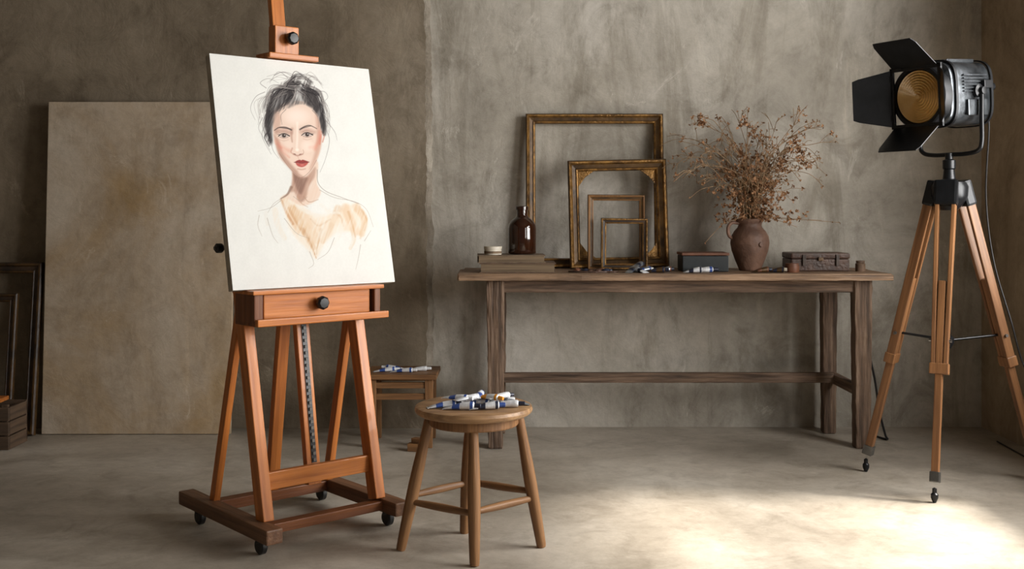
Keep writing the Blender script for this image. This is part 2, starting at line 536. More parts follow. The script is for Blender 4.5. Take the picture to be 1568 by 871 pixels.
def poly(pts, color, alpha=1.0, feather=2.0, rough=0.0):
    P = [(p[0], p[1], 0) for p in pts]
    q = catmull(P + [P[0]], 5)[:-1]
    pts = [(p.x, p.y) for p in q]
    idx = sel(pts, feather + 2)
    X = PX[idx]; Y = PY[idx]
    inside = np.zeros(len(idx), bool)
    dist = np.ones(len(idx)) * 1e9
    n = len(pts)
    for i in range(n):
        x0, y0 = pts[i]; x1, y1 = pts[(i + 1) % n]
        if y0 != y1:
            c = ((y0 > Y) != (y1 > Y)) & (X < (x1 - x0) * (Y - y0) / (y1 - y0) + x0)
            inside ^= c
        dx, dy = x1 - x0, y1 - y0
        t = np.clip(((X - x0) * dx + (Y - y0) * dy) / (dx * dx + dy * dy + 1e-9), 0, 1)
        dist = np.minimum(dist, np.hypot(X - x0 - t * dx, Y - y0 - t * dy))
    sd = np.where(inside, dist, -dist)
    a = np.clip(0.5 + sd / feather, 0, 1)
    a = a * a * (3 - 2 * a) * alpha
    if rough:
        a *= brk(idx, rough)
    put(idx, color, a)
def blob(c, rx, ry, color, alpha=1.0, p=1.0):
    idx = sel([(c[0] - rx, c[1] - ry), (c[0] + rx, c[1] + ry)], 1)
    q = 1 - ((PX[idx] - c[0]) / rx) ** 2 - ((PY[idx] - c[1]) / ry) ** 2
    put(idx, color, np.clip(q, 0, 1) ** p * alpha)

# washes of the bust : soft underlayer, then broad brush marks
poly([(428, 302), (446, 304), (468, 322), (498, 328), (534, 310), (556, 332), (550, 358), (530, 352), (508, 356), (490, 372), (478, 394), (464, 380), (450, 366), (436, 344)], (216, 200, 180), 0.75, 7, 0.25)
for pts, w0, w1, c, al in [
    ([(430, 306), (440, 328), (454, 352)], 8, 8, (208, 182, 154), .8), ([(444, 320), (458, 348), (474, 378)], 9, 5, (200, 168, 134), .8),
    ([(456, 326), (468, 344), (478, 366)], 9, 8, (208, 182, 154), .75), ([(466, 332), (480, 346), (494, 342)], 8, 8, (212, 192, 170), .75),
    ([(512, 318), (504, 338), (488, 368)], 8, 5, (206, 182, 156), .75), ([(524, 316), (530, 334), (540, 352)], 9, 8, (208, 182, 154), .75),
    ([(540, 314), (552, 332), (548, 356)], 8, 5, (204, 176, 145), .8), ([(500, 330), (516, 342), (528, 346)], 7, 6, (214, 198, 178), .7),
    ([(416, 322), (420, 344), (430, 364)], 6, 5, (214, 206, 194), .7), ([(402, 326), (404, 344)], 4, 3, (208, 202, 192), .5),
    ([(534, 348), (536, 364), (530, 378)], 5, 3, (208, 188, 164), .7), ([(552, 344), (546, 362)], 4, 2, (206, 186, 162), .6)]:
    stroke(pts, w0, w1, c, al, 0.45, 0.42)
for pts, w0, w1, c, al in [
    ([(426, 306), (433, 324), (443, 342)], 2.4, 3, (182, 138, 102), .7), ([(437, 318), (446, 336), (460, 360)], 3, 2, (186, 146, 110), .55),
    ([(458, 350), (468, 368), (478, 394)], 4, 1.2, (180, 140, 104), .7), ([(486, 350), (482, 366), (478, 388)], 3, 1.2, (186, 150, 116), .55),
    ([(470, 334), (482, 344), (500, 334)], 2, 2, (196, 166, 136), .5), ([(528, 322), (534, 342), (538, 360)], 3, 1.5, (190, 152, 116), .55),
    ([(548, 318), (556, 334), (552, 350)], 2.5, 1.5, (190, 154, 120), .55), ([(506, 322), (516, 330), (520, 344)], 3, 2, (196, 164, 132), .45)]:
    stroke(pts, w0, w1, c, al, 0.7, 0.35)
for pts in [[(450, 314), (464, 324), (480, 328)], [(486, 312), (498, 322), (514, 324)], [(478, 330), (494, 326), (500, 318)], [(516, 350), (512, 362), (504, 372)]]:
    stroke(pts, 4.5, 3, (214, 210, 202), .8, 0.8, 0.4)
# neck
poly([(443, 250), (480, 243), (480, 278), (486, 292), (478, 306), (458, 314), (440, 306), (428, 300), (441, 289)], (210, 186, 169), 0.95, 4, 0.15)
poly([(442, 254), (450, 265), (464, 269), (478, 254), (476, 270), (468, 284), (462, 304), (453, 308), (446, 294), (440, 292), (443, 272)], (158, 122, 105), 0.8, 5, 0.15)
poly([(444, 264), (456, 271), (466, 271), (462, 282), (456, 296), (450, 290), (446, 278)], (114, 85, 74), 0.7, 5, 0.1)
stroke([(441, 286), (435, 297), (425, 304)], 3.2, 1.2, (124, 95, 80), 0.75, 0.7)
stroke([(460, 300), (468, 308), (482, 304)], 1.6, 0.8, (160, 130, 110), 0.6, 0.9)
stroke([(450, 300), (456, 310), (466, 316)], 1.8, 0.8, (176, 142, 118), 0.6, 0.9)
stroke([(481, 258), (482, 278), (494, 291), (518, 300), (544, 309)], 0.8, 0.5, (120, 108, 98), 0.7, 0.8)
# face planes
FACE = [(413, 178), (420, 163), (438, 154), (462, 153), (477, 162), (485, 182), (488, 205), (486, 226), (480, 244), (470, 260), (458, 269.5), (450, 267.5), (437, 255), (423, 236), (415, 210)]
poly(FACE, (212, 189, 174), 1.0, 2.5)
poly([(413, 180), (419, 168), (426, 178), (424, 196), (420, 206), (416, 204)], (180, 148, 132), 0.7, 6)
poly([(415, 206), (423, 214), (428, 232), (440, 249), (452, 262), (458, 269), (449, 267), (436, 254), (422, 236)], (164, 129, 113), 0.8, 6)
poly([(478, 164), (486, 184), (488, 206), (486, 226), (477, 248), (469, 258), (476, 236), (480, 214), (480, 194)], (182, 144, 127), 0.7, 6)
blob((450, 176), 24, 16, (226, 209, 198), 0.8)
blob((466, 222), 12, 12, (226, 207, 195), 0.7)
blob((438, 220), 9, 9, (219, 198, 185), 0.6)
blob((458, 263), 8, 5, (218, 193, 179), 0.6)
blob((464, 240), 9, 9, (218, 195, 181), 0.6)
for pts, w0, w1, c, al in [([(419, 216), (427, 224), (438, 230)], 6, 5, (204, 138, 118), .45), ([(423, 226), (431, 234), (438, 240)], 5, 3, (194, 126, 108), .4), ([(420, 220), (426, 226)], 3, 3, (190, 106, 88), .3),
                           ([(486, 200), (484, 212), (478, 226)], 5, 5, (200, 122, 102), .5), ([(487, 204), (485, 218)], 3, 2.4, (188, 96, 80), .45), ([(470, 224), (479, 222)], 4, 4, (212, 154, 136), .35)]:
    stroke(pts, w0, w1, c, al, 1.0, 0.15)
stroke([(423, 234), (436, 253), (449, 266), (458, 270), (470, 260), (480, 243)], 0.8, 0.7, (124, 92, 80), 0.6, 1.0)
# sockets and nose planes
stroke([(420, 201), (430, 199), (441, 202)], 5, 5, (162, 126, 112), 0.65, 1.0)
stroke([(457, 200), (466, 197), (477, 200)], 5, 4.5, (166, 130, 116), 0.6, 1.0)
stroke([(443, 196), (442, 206), (443, 216)], 4, 2, (156, 119, 105), 0.6, 1.0)
stroke([(458, 196), (457, 206)], 2.4, 2, (196, 166, 150), 0.5, 1.0)
stroke([(451, 186), (451, 206), (450, 224)], 2.6, 2.8, (230, 215, 205), 0.7, 1.0)
blob((450.5, 228), 3.6, 3.4, (236, 222, 212), 0.75)
stroke([(443, 226), (441, 232), (445, 235)], 2.2, 1.4, (172, 126, 110), 0.6, 1.0)
stroke([(445, 235), (451, 237), (459, 234.5)], 1.9, 1.5, (146, 100, 86), 0.7, 1.0)
stroke([(446, 234.6), (448, 235.2)], 1.0, 0.9, (88, 54, 48), 0.85, 0.9)
stroke([(454, 235.2), (456.5, 234.4)], 1.0, 0.8, (96, 60, 52), 0.8, 0.9)
stroke([(459.5, 228), (460.5, 232), (458, 235)], 0.9, 0.8, (164, 122, 108), 0.6, 1.0)
stroke([(451, 238), (453, 242)], 1.4, 1.2, (190, 152, 136), 0.6, 1.0)
# brows
stroke([(416, 199), (423, 194.5), (433, 194), (442, 197.5)], 1.0, 1.9, (58, 47, 45), 0.85, 0.9)
stroke([(455, 196.5), (463, 191.5), (471, 190), (481, 194.5)], 1.9, 0.8, (58, 47, 45), 0.85, 0.9)
stroke([(424, 194.5), (440, 196.2)], 1.0, 1.2, (34, 28, 28), 0.6, 0.9)
stroke([(457, 195), (472, 190.4)], 1.2, 0.9, (34, 28, 28), 0.6, 0.9)
# eyes
for cx, cy, s in ((430.5, 206.8, -1), (466, 204.2, 1)):
    poly([(cx - 7.5, cy + 0.8), (cx - 3, cy - 2.4), (cx + 3, cy - 2.4), (cx + 7.5, cy + 0.6), (cx + 3, cy + 2.6), (cx - 3, cy + 2.8)], (180, 167, 160), 0.9, 1.4)
    blob((cx, cy), 3.4, 3.3, (48, 38, 36), 1.0, 0.35)
    stroke([(cx - 8.5, cy + 1.4), (cx - 4, cy - 2.4), (cx + 2, cy - 3.0), (cx + 8.5, cy + 0.2)], 0.9, 1.3, (36, 28, 28), 0.95, 0.8)
    stroke([(cx + s * 6, cy - 1.2), (cx + s * 10, cy - 1.6)], 1.0, 0.4, (44, 34, 34), 0.8, 0.8)
    stroke([(cx - 6.5, cy + 2.8), (cx, cy + 4.0), (cx + 6.5, cy + 2.4)], 0.7, 0.6, (112, 80, 72), 0.7, 0.9)
    blob((cx + 1.0, cy - 1.0), 0.9, 0.9, (226, 224, 220), 0.9, 0.4)
    stroke([(cx - 7.5, cy - 4.0), (cx, cy - 6.0), (cx + 7.5, cy - 3.6)], 0.6, 0.5, (118, 86, 76), 0.6, 0.9)
    stroke([(cx - 6, cy + 6.5), (cx, cy + 8), (cx + 7, cy + 6)], 1.6, 1.2, (188, 154, 140), 0.5, 1.0)
# lips
poly([(446, 247.6), (450, 244.8), (454, 243.4), (456.5, 244.1), (459, 243.2), (464, 244.6), (468.5, 246.8), (457, 248.4)], (134, 54, 52), 1.0, 1.3)
poly([(447.5, 248.0), (457, 248.8), (467, 247.2), (463, 252.4), (457, 254.6), (450.8, 252.8)], (168, 80, 74), 1.0, 1.5)
stroke([(445.5, 247.4), (451, 247.8), (457, 248.6), (462, 247.6), (469, 246.6)], 0.6, 0.5, (74, 26, 28), 0.95, 0.8)
blob((458, 251.4), 4, 1.6, (206, 134, 124), 0.6)
stroke([(451, 257.5), (457, 258.4), (463, 257)], 1.6, 1.2, (160, 116, 102), 0.6, 1.0)
# ear
stroke([(488.5, 199), (492, 205), (489.5, 215)], 1.8, 1.6, (184, 120, 102), 0.75, 0.9)
# hair masses
HAIR = [(400, 184), (401, 160), (409, 140), (424, 129), (444, 122), (464, 123), (480, 133), (490, 152), (495, 178), (495, 203), (489, 202), (485, 182), (477, 167), (464, 158), (451, 158), (441, 163), (428, 167), (418, 180), (413, 196), (413, 222), (406, 216), (400, 202)]
poly(HAIR, (92, 88, 87), 0.9, 4, 0.45)
poly([(408, 160), (418, 142), (436, 132), (450, 134), (446, 148), (438, 158), (424, 165), (414, 178), (410, 198), (412, 216), (405, 206), (403, 184)], (46, 42, 43), 0.92, 4, 0.3)
poly([(456, 132), (472, 134), (484, 150), (491, 172), (493, 196), (489, 200), (485, 180), (476, 164), (464, 155), (458, 146)], (52, 48, 48), 0.92, 4, 0.3)
def strands(n, a, b, c, spread, cols, w):
    for k in range(n):
        j = rng.normal(0, 1, 6) * spread
        stroke([(a[0] + j[0], a[1] + j[1]), (b[0] + j[2], b[1] + j[3]), (c[0] + j[4] * .7, c[1] + j[5])], rng.uniform(0.5, w), 0.3, cols[rng.randint(len(cols))], rng.uniform(.45, .9), 0.8)
DK = [(30, 27, 29), (40, 36, 38), (62, 56, 56)]
LT = [(128, 122, 119), (156, 150, 146), (104, 98, 96)]
strands(16, (446, 132), (418, 142), (406, 176), 3.2, DK, 1.8)
strands(10, (450, 128), (414, 134), (402, 164), 3.0, LT + DK, 1.3)
strands(12, (408, 166), (404, 190), (409, 218), 2.2, DK, 1.5)
strands(8, (444, 146), (432, 156), (420, 170), 2.4, DK, 1.4)
strands(16, (462, 130), (484, 144), (491, 174), 3.0, DK, 1.8)
strands(8, (462, 126), (486, 136), (494, 162), 2.8, LT + DK, 1.2)
strands(8, (490, 168), (493, 186), (491, 204), 1.6, DK, 1.3)
strands(8, (456, 134), (470, 148), (482, 164), 2.4, DK, 1.3)
strands(7, (450, 136), (446, 148), (440, 158), 3, LT, 1.0)
strands(5, (458, 138), (464, 148), (468, 158), 3, LT, 0.9)
strands(6, (432, 136), (420, 148), (412, 164), 3, LT, 0.8)
for pts, w0, w1, c, al in [([(432, 130), (440, 118), (456, 116)], 4, 3, (112, 108, 106), .8), ([(448, 118), (462, 116), (474, 124)], 4, 4, (92, 88, 87), .8), ([(438, 126), (452, 122), (470, 130)], 4, 3, (58, 54, 54), .85),
                           ([(464, 122), (476, 128), (484, 138)], 3, 2, (110, 105, 103), .8), ([(428, 126), (438, 122)], 3, 2, (140, 136, 133), .7), ([(442, 120), (452, 127), (462, 121)], 1.8, 1.2, (38, 35, 36), .9),
                           ([(412, 136), (402, 150), (398, 172)], 2.5, 1.5, (120, 115, 112), .6), ([(486, 138), (495, 156), (497, 176)], 2.2, 1.2, (124, 119, 116), .6), ([(404, 196), (404, 212), (412, 226)], 2.2, 1.0, (104, 98, 96), .6)]:
    stroke(pts, w0, w1, c, al, 0.6, 0.7)
strands(12, (434, 126), (452, 114), (474, 124), 3.4, DK + LT, 1.2)
# scattered flyaway strands
strands(7, (408, 142), (394, 160), (396, 190), 4.0, LT, 0.7)
strands(7, (488, 146), (500, 166), (498, 196), 3.6, LT, 0.7)
strands(5, (440, 118), (424, 112), (410, 122), 3.6, LT, 0.7)
strands(5, (462, 116), (478, 112), (490, 126), 3.2, LT, 0.7)
W = [[(402, 140), (388, 148), (380, 166), (387, 184)], [(404, 134), (395, 126), (408, 119), (424, 126)], [(482, 136), (494, 137), (498, 146), (487, 155)],
     [(494, 180), (508, 198), (512, 212)], [(494, 192), (500, 212), (494, 240), (485, 262)], [(490, 170), (501, 186), (499, 204)],
     [(402, 190), (397, 206), (403, 222), (411, 236)], [(398, 180), (392, 196), (400, 212)], [(410, 206), (413, 228), (422, 242)],
     [(416, 114), (430, 108), (446, 112), (458, 120)], [(452, 117), (466, 110), (482, 120)], [(434, 166), (426, 176), (428, 190)], [(474, 166), (482, 176), (484, 192)], [(410, 212), (404, 218), (409, 230)]]
for w in W:
    stroke(w, 0.75, 0.3, (92, 87, 86), 0.65, 0.8)
stroke([(408, 200), (401, 210), (408, 224)], 1.6, 0.8, (50, 45, 46), 0.8, 0.8)
for w in [[(440, 292), (428, 302), (414, 312), (405, 326)], [(426, 306), (410, 318), (390, 324)], [(484, 289), (506, 300), (538, 306), (556, 318), (566, 344)],
          [(392, 330), (390, 346), (396, 362)], [(404, 334), (412, 360), (420, 372)], [(430, 334), (448, 356), (468, 364)], [(546, 372), (542, 394), (538, 410)],
          [(552, 366), (562, 350)], [(468, 384), (474, 402), (466, 410)], [(506, 362), (496, 384), (480, 396)], [(444, 300), (454, 306), (466, 300)]]:
    stroke(w, 0.65, 0.35, (146, 134, 124), 0.7, 0.8)
img = np.clip(img, 0, 255) / 255.0
imgl = np.where(img <= 0.04045, img / 12.92, ((img + 0.055) / 1.055) ** 2.4)
xs = (uu.ravel() - 0.5) * CW
zs = vv.ravel() * CH
co = np.stack([xs, np.zeros_like(xs), zs], 1)
ii = np.arange(GW * GH).reshape(GH, GW)
faces = np.stack([ii[:-1, :-1].ravel(), ii[:-1, 1:].ravel(), ii[1:, 1:].ravel(), ii[1:, :-1].ravel()], 1)
me = bpy.data.meshes.new('painting')
me.from_pydata(co.tolist(), [], faces.tolist())
ca = me.color_attributes.new('Paint', 'FLOAT_COLOR', 'POINT')
ca.data.foreach_set('color', np.concatenate([imgl, np.ones((len(imgl), 1))], 1).astype(np.float32).ravel())
mp = bpy.data.materials.new('oil_portrait')
mp.use_nodes = True
nt = mp.node_tree
at = nt.nodes.new('ShaderNodeAttribute')
at.attribute_name = 'Paint'
b = nt.nodes['Principled BSDF']
nt.links.new(at.outputs['Color'], b.inputs['Base Color'])
b.inputs['Roughness'].default_value = 0.7
b.inputs['Specular IOR Level'].default_value = 0.2
me.materials.append(mp)
attach(bpy.data.objects.new('painting', me), Mc, cg)

# ------------------------------------------------------------------ round stool
SC = V((-0.118, 3.36, 0))
st = group('round_stool', SC)
bm = bmesh.new()
lathe_bm(bm, [(0, 0.418), (0.150, 0.418), (0.170, 0.421), (0.179, 0.428), (0.182, 0.436), (0.179, 0.445), (0.170, 0.449), (0.12, 0.4475), (0, 0.447)], 64)
Rg = Matrix.Rotation(math.radians(90), 4, 'Y')
for v in bm.verts:
    v.co = Rg.inverted() @ v.co
finish('seat', bm, M_stoolTop, T(SC) @ Rg, st, smooth=True)
lathe('seat_ring', [(0, 0.388), (0.135, 0.388), (0.138, 0.392), (0.138, 0.418), (0, 0.4185)], T(SC), M_stool, st, seg=48)
feet = {'front': V((-0.11, 3.205, 0)), 'left': V((-0.343, 3.355, 0)), 'right': V((0.092, 3.385, 0)), 'back': V((-0.155, 3.535, 0))}
tops = {'front': V((-0.115, 3.25, 0.42)), 'left': V((-0.252, 3.355, 0.42)), 'right': V((0.020, 3.37, 0.42)), 'back': V((-0.132, 3.46, 0.42))}
def on(k, z):
    return feet[k].lerp(tops[k], z / 0.42)
for k in feet:
    p0, p1 = feet[k], tops[k]
    L = (p1 - p0).length
    prof2 = [(0, 0.002), (0.0135, 0.002), (0.015, 0.01), (0.0165, 0.06), (0.0185, 0.13), (0.0195, 0.2), (0.0185, 0.27), (0.016, 0.33), (0.0145, 0.38), (0.014, L), (0, L)]
    lathe('leg_' + k, prof2, dirM(p0, p1 - p0), M_stool, st, seg=20, ang=60)
for a, b, z in (('left', 'front', 0.150), ('front', 'right', 0.155), ('right', 'back', 0.175), ('back', 'left', 0.17)):
    rod('stretcher_%s_%s' % (a, b), on(a, z), on(b, z), 0.0085, 0.0085, M_stool, st, bulge=0.0035)

# ------------------------------------------------------------------ paint tubes
def paint_tube(name, pos, ang, L, r, body, label, cap, parent, tilt=0):
    bm = bmesh.new()
    secs = [(0, r * 1.35, 0.0009), (0.03, r * 1.35, 0.0012), (0.05, r * 1.3, 0.0022), (0.25, r * 1.2, r * 0.5), (0.45, r * 1.08, r * 0.8), (0.72, r, r), (0.80, r, r), (0.81, r * 0.95, r * 0.95),
            (0.84, r * 0.5, r * 0.5), (0.845, r * 0.66, r * 0.66), (0.99, r * 0.58, r * 0.58), (1.0, r * 0.45, r * 0.45)]
    seg = 16
    rings = []
    for t, rx, rz in secs:
        zc = rz if t < 0.8 else r
        rings.append([bm.verts.new((t * L - L / 2, rx * math.cos(2 * math.pi * i / seg), zc + rz * math.sin(2 * math.pi * i / seg))) for i in range(seg)])
    for k, (a, b) in enumerate(zip(rings, rings[1:])):
        for i in range(seg):
            f = bm.faces.new((a[i], a[(i + 1) % seg], b[(i + 1) % seg], b[i]))
            f.material_index = 1 if k in (3, ) or k == 5 else (2 if k >= 8 else 0)
    bm.faces.new(rings[0]); f = bm.faces.new(rings[-1]); f.material_index = 2
    return finish(name, bm, [body, label, cap], T(V(pos)) @ rotZ(ang) @ rotY(tilt), parent, smooth=True)

tg = group('paint_tubes', (-0.10, 3.33, 0.449))
zt = 0.4495
spec = [(-0.205, 3.30, 12, .105, .011, M_tube, M_blue, M_dkcap, 0), (-0.150, 3.27, -8, .115, .012, M_tube, M_blue, M_dkcap, 0), (-0.075, 3.275, 6, .11, .012, M_tube, M_dkcap, M_blue, 0),
        (-0.16, 3.345, 20, .11, .011, M_tube, M_tube, M_blue, 0), (-0.10, 3.34, -22, .11, .012, M_tube, M_blue, M_tube, 0), (-0.02, 3.31, -5, .12, .011, M_tube, M_tube, M_dkcap, 0),
        (-0.05, 3.37, 14, .12, .011, M_tube, M_blue, M_tube, 0), (0.0, 3.35, 172, .11, .010, M_alu, M_tube, M_tube, 0), (-0.12, 3.40, 5, .11, .011, M_tube, M_tube, M_tube, 0)]
for i, (x, y, a, L, r, bo, la, ca_, ti) in enumerate(spec):
    paint_tube('tube_%d' % (i + 1), (x, y, zt), a, L, r, bo, la, ca_, tg)
for i, (x, y, a, la, cp) in enumerate([(-0.13, 3.305, 35, M_tube, M_blue), (-0.07, 3.32, -30, M_orange, M_orange), (-0.10, 3.36, 80, M_blue, M_tube), (-0.035, 3.335, 40, M_tube, M_dkcap), (-0.165, 3.31, -20, M_blue, M_tube)]):
    paint_tube('tube_top_%d' % (i + 1), (x, y, zt + 0.021), a, 0.10, 0.010, M_tube, la, cp, tg, tilt=4)

# ------------------------------------------------------------------ little side stool in the back
ss = group('side_stool', (-0.49, 4.9, 0))
sx0, sx1, sy0, sy1, sh = -0.635, -0.345, 4.78, 5.03, 0.325
beam('top', (sx0 - 0.015, 4.905, sh - 0.011), (sx1 + 0.015, 4.905, sh - 0.011), 0.27, 0.022, M_stool, ss, side=(0, 1, 0))
for i, (x, y) in enumerate([(sx0 + 0.02, sy0 + 0.02), (sx1 - 0.02, sy0 + 0.02), (sx0 + 0.02, sy1 - 0.02), (sx1 - 0.02, sy1 - 0.02)]):
    beam('leg_%d' % (i + 1), (x, y, 0), (x, y, sh - 0.02), 0.030, 0.03, M_stool, ss, side=(1, 0, 0), w2=0.036)
for i, (y, z) in enumerate([(sy0 + 0.02, 0.275), (sy0 + 0.02, 0.225), (sy1 - 0.02, 0.275)]):
    beam('rail_%d' % (i + 1), (sx0 + 0.03, y, z), (sx1 - 0.03, y, z), 0.018, 0.026, M_stool, ss, side=(0, 1, 0), bev=0.002)
for i, x in enumerate([sx0 + 0.02, sx1 - 0.02]):
    beam('side_rail_%d' % (i + 1), (x, sy0 + 0.03, 0.25), (x, sy1 - 0.03, 0.25), 0.018, 0.03, M_stool, ss, side=(1, 0, 0), bev=0.002)
t2 = group('paint_tubes', (-0.5, 4.9, sh))
for i, (x, y, a, la) in enumerate([(-0.56, 4.86, 8, M_blue), (-0.48, 4.84, -6, M_blue), (-0.42, 4.88, 4, M_tube), (-0.53, 4.92, 172, M_blue)]):
    paint_tube('tube_%d' % (i + 1), (x, y, sh + 0.0005), a, 0.12, 0.011, M_tube, la, M_tube, t2)
wb = group('wood_offcut', (-0.42, 4.75, 0))
beam('block', (-0.45, 4.735, 0.018), (-0.375, 4.72, 0.018), 0.035, 0.034, M_stool, wb, side=(0, 1, 0))
beam('block_top', (-0.43, 4.745, 0.046), (-0.385, 4.715, 0.046), 0.03, 0.022, M_stool, wb, side=(0, 1, 0))

# ------------------------------------------------------------------ work table
tb = group('work_table', (0.71, 4.96, 0))
TZ = 0.77
for i in range(4):
    y = 4.72 + 0.06 + i * 0.12
    dx = random.uniform(-0.010, 0.010)
    beam('plank_%d' % (i + 1), (-0.232 + dx, y, TZ - 0.015), (1.652 + dx, y, TZ - 0.015), 0.1185, 0.03, M_tableTop, tb, side=(0, 1, 0), bev=0.004)
beam('edge_strip', (-0.230, 4.7185, TZ - 0.017), (1.650, 4.7185, TZ - 0.017), 0.006, 0.024, M_tableTop, tb, side=(0, 1, 0), bev=0.001, rag=0.0018)
legs = [(-0.072, 4.80, 0.075), (1.537, 4.80, 0.075), (-0.06, 5.12, 0.065), (1.485, 5.12, 0.068)]
for i, (x, y, w) in enumerate(legs):
    beam('leg_%d' % (i + 1), (x, y, 0), (x, y, TZ - 0.03), w * 0.86, w * 0.86, M_table, tb, side=(1, 0, 0), bev=0.008, w2=w * 1.05, t2=w, rag=0.0016)
beam('apron_front', (-0.04, 4.79, TZ - 0.058), (1.50, 4.79, TZ - 0.058), 0.025, 0.055, M_table, tb, side=(0, 1, 0), rag=0.0008)
beam('apron_back', (-0.03, 5.13, TZ - 0.058), (1.46, 5.13, TZ - 0.058), 0.025, 0.055, M_table, tb, side=(0, 1, 0))
beam('apron_left', (-0.07, 4.83, TZ - 0.058), (-0.06, 5.10, TZ - 0.058), 0.025, 0.055, M_table, tb, side=(1, 0, 0))
beam('apron_right', (1.535, 4.83, TZ - 0.058), (1.49, 5.10, TZ - 0.058), 0.025, 0.055, M_table, tb, side=(1, 0, 0))
beam('stretcher_right', (1.53, 4.81, 0.25), (1.487, 5.11, 0.27), 0.035, 0.045, M_table, tb, side=(1, 0, 0))
beam('stretcher_left', (-0.07, 4.81, 0.25), (-0.062, 5.11, 0.27), 0.035, 0.045, M_table, tb, side=(1, 0, 0))
beam('stretcher_long', (-0.05, 5.04, 0.272), (1.485, 5.04, 0.272), 0.035, 0.045, M_table, tb, side=(0, 1, 0), rag=0.001)

# ------------------------------------------------------------------ books, tin, bottle
def book(name, c, s, cover, rot=0):
    bm = bmesh.new()
    w, d, h_ = s
    t = 0.004
    add_box(bm, (0, 0, t / 2), (w, d, t), 0.001, 0)
    add_box(bm, (0, 0, h_ - t / 2), (w, d, t), 0.001, 0)
    add_box(bm, (0, d / 2 - t / 2, h_ / 2), (w, t, h_ - 0.002), 0.001, 0)
    add_box(bm, (0, -0.001, h_ / 2), (w - 0.012, d - 0.010, h_ - 2 * t), 0, 1)
    return finish(name, bm, [cover, M_pages], T(V(c)) @ rotZ(rot))
book('old_book', (0.025, 4.90, TZ), (0.335, 0.24, 0.042), M_bookB, 0)
book('old_book', (-0.005, 4.90, TZ + 0.0425), (0.30, 0.20, 0.034), M_bookA, 2)
zb = TZ + 0.077
tin = group('paint_tin', (-0.085, 4.87, zb))
lathe('tin', [(0, 0), (0.038, 0), (0.039, 0.002), (0.039, 0.024), (0.041, 0.025), (0.041, 0.035), (0.039, 0.037), (0, 0.037)], T(V((-0.085, 4.87, zb))), M_tin, tin)
lathe('label', [(0.0396, 0.005), (0.0396, 0.016)], T(V((-0.085, 4.87, zb))), M_bookA, tin)
lathe('amber_bottle', [(0, 0), (0.055, 0), (0.062, 0.004), (0.064, 0.012), (0.064, 0.115), (0.061, 0.132), (0.050, 0.150), (0.034, 0.163), (0.026, 0.170), (0.024, 0.176), (0.024, 0.198), (0.029, 0.200), (0.029, 0.214), (0.025, 0.217),
                       (0.02, 0.217), (0.02, 0.176), (0.03, 0.162), (0.058, 0.13), (0.060, 0.115), (0.060, 0.01), (0, 0.006)], T(V((0.046, 4.93, zb))), M_bottle, None, seg=64, ang=50)

# ------------------------------------------------------------------ picture frames
def pframe(name, W_, H_, prof, mats, M, corner=0.0, parent=None):
    bm = bmesh.new()
    rings = []
    for i, y, mi in prof:
        rings.append([bm.verts.new(p) for p in ((-W_ / 2 + i, y, i), (W_ / 2 - i, y, i), (W_ / 2 - i, y, H_ - i), (-W_ / 2 + i, y, H_ - i))])
    n = len(prof)
    for k in range(n):
        a, b = rings[k], rings[(k + 1) % n]
        for j in range(4):
            f = bm.faces.new((a[j], a[(j + 1) % 4], b[(j + 1) % 4], b[j]))
            f.material_index = prof[k][2]
    if corner > 0:
        ins = max(p[0] for p in prof) - 0.004
        for sx in (-1, 1):
            for sz in (0, 1):
                x = sx * (W_ / 2 - ins)
                z = ins if sz == 0 else H_ - ins
                dz = corner if sz == 0 else -corner
                tri = [(x, z), (x - sx * corner, z), (x, z + dz)]
                m_ = ((tri[1][0] + tri[2][0]) / 2 + sx * corner * 0.08, (tri[1][1] + tri[2][1]) / 2 - (dz) * 0.08)
                ring = [tri[0], tri[1], m_, tri[2]]
                f0 = [bm.verts.new((p[0], -0.010, p[1])) for p in ring]
                f1 = [bm.verts.new((p[0], -0.002, p[1])) for p in ring]
                for fc in (f0, f1):
                    ff = bm.faces.new(fc); ff.material_index = 0
                for j in range(4):
                    ff = bm.faces.new((f0[j], f0[(j + 1) % 4], f1[(j + 1) % 4], f1[j])); ff.material_index = 1
    return finish(name, bm, mats, M, parent)
def fp(w, d):
    return [(0, 0, 0), (0, -d * 0.75, 1), (w * 0.12, -d, 0), (w * 0.28, -d, 0), (w * 0.40, -d * 0.72, 1), (w * 0.72, -d * 0.55, 1), (w * 0.80, -d * 0.7, 0), (w * 0.92, -d * 0.62, 0), (w, -d * 0.4, 1), (w, 0, 0)]
def lean(x, y, z, a, roll=0, yaw=0): return T(V((x, y, z))) @ rotZ(yaw) @ rotX(-a) @ rotY(roll)
pframe('picture_frame', 0.655, 0.735, fp(0.046, 0.032), [M_gold, M_bronze], lean(0.393, 5.155, TZ + 0.001, 5.5))
pframe('picture_frame', 0.460, 0.505, fp(0.050, 0.034), [M_gold, M_bronze], lean(0.500, 5.075, TZ + 0.005, 5, -1.2), corner=0.080)
pframe('picture_frame', 0.265, 0.345, fp(0.027, 0.016), [M_frameO, M_bronze], lean(0.480, 5.025, TZ + 0.001, 3.5, 0.3))
pframe('picture_frame', 0.215, 0.235, fp(0.025, 0.015), [M_gold, M_frameD], lean(0.512, 4.985, TZ + 0.003, 3, 0.6))
# leaning frames far left
pframe('picture_frame', 0.60, 0.80, fp(0.050, 0.030), [M_bronze, M_frameD], lean(-2.51, 5.06, 0.002, 7))
pframe('picture_frame', 0.50, 0.66, fp(0.040, 0.025), [M_bronze, M_frameD], lean(-2.54, 4.99, 0.002, 7))
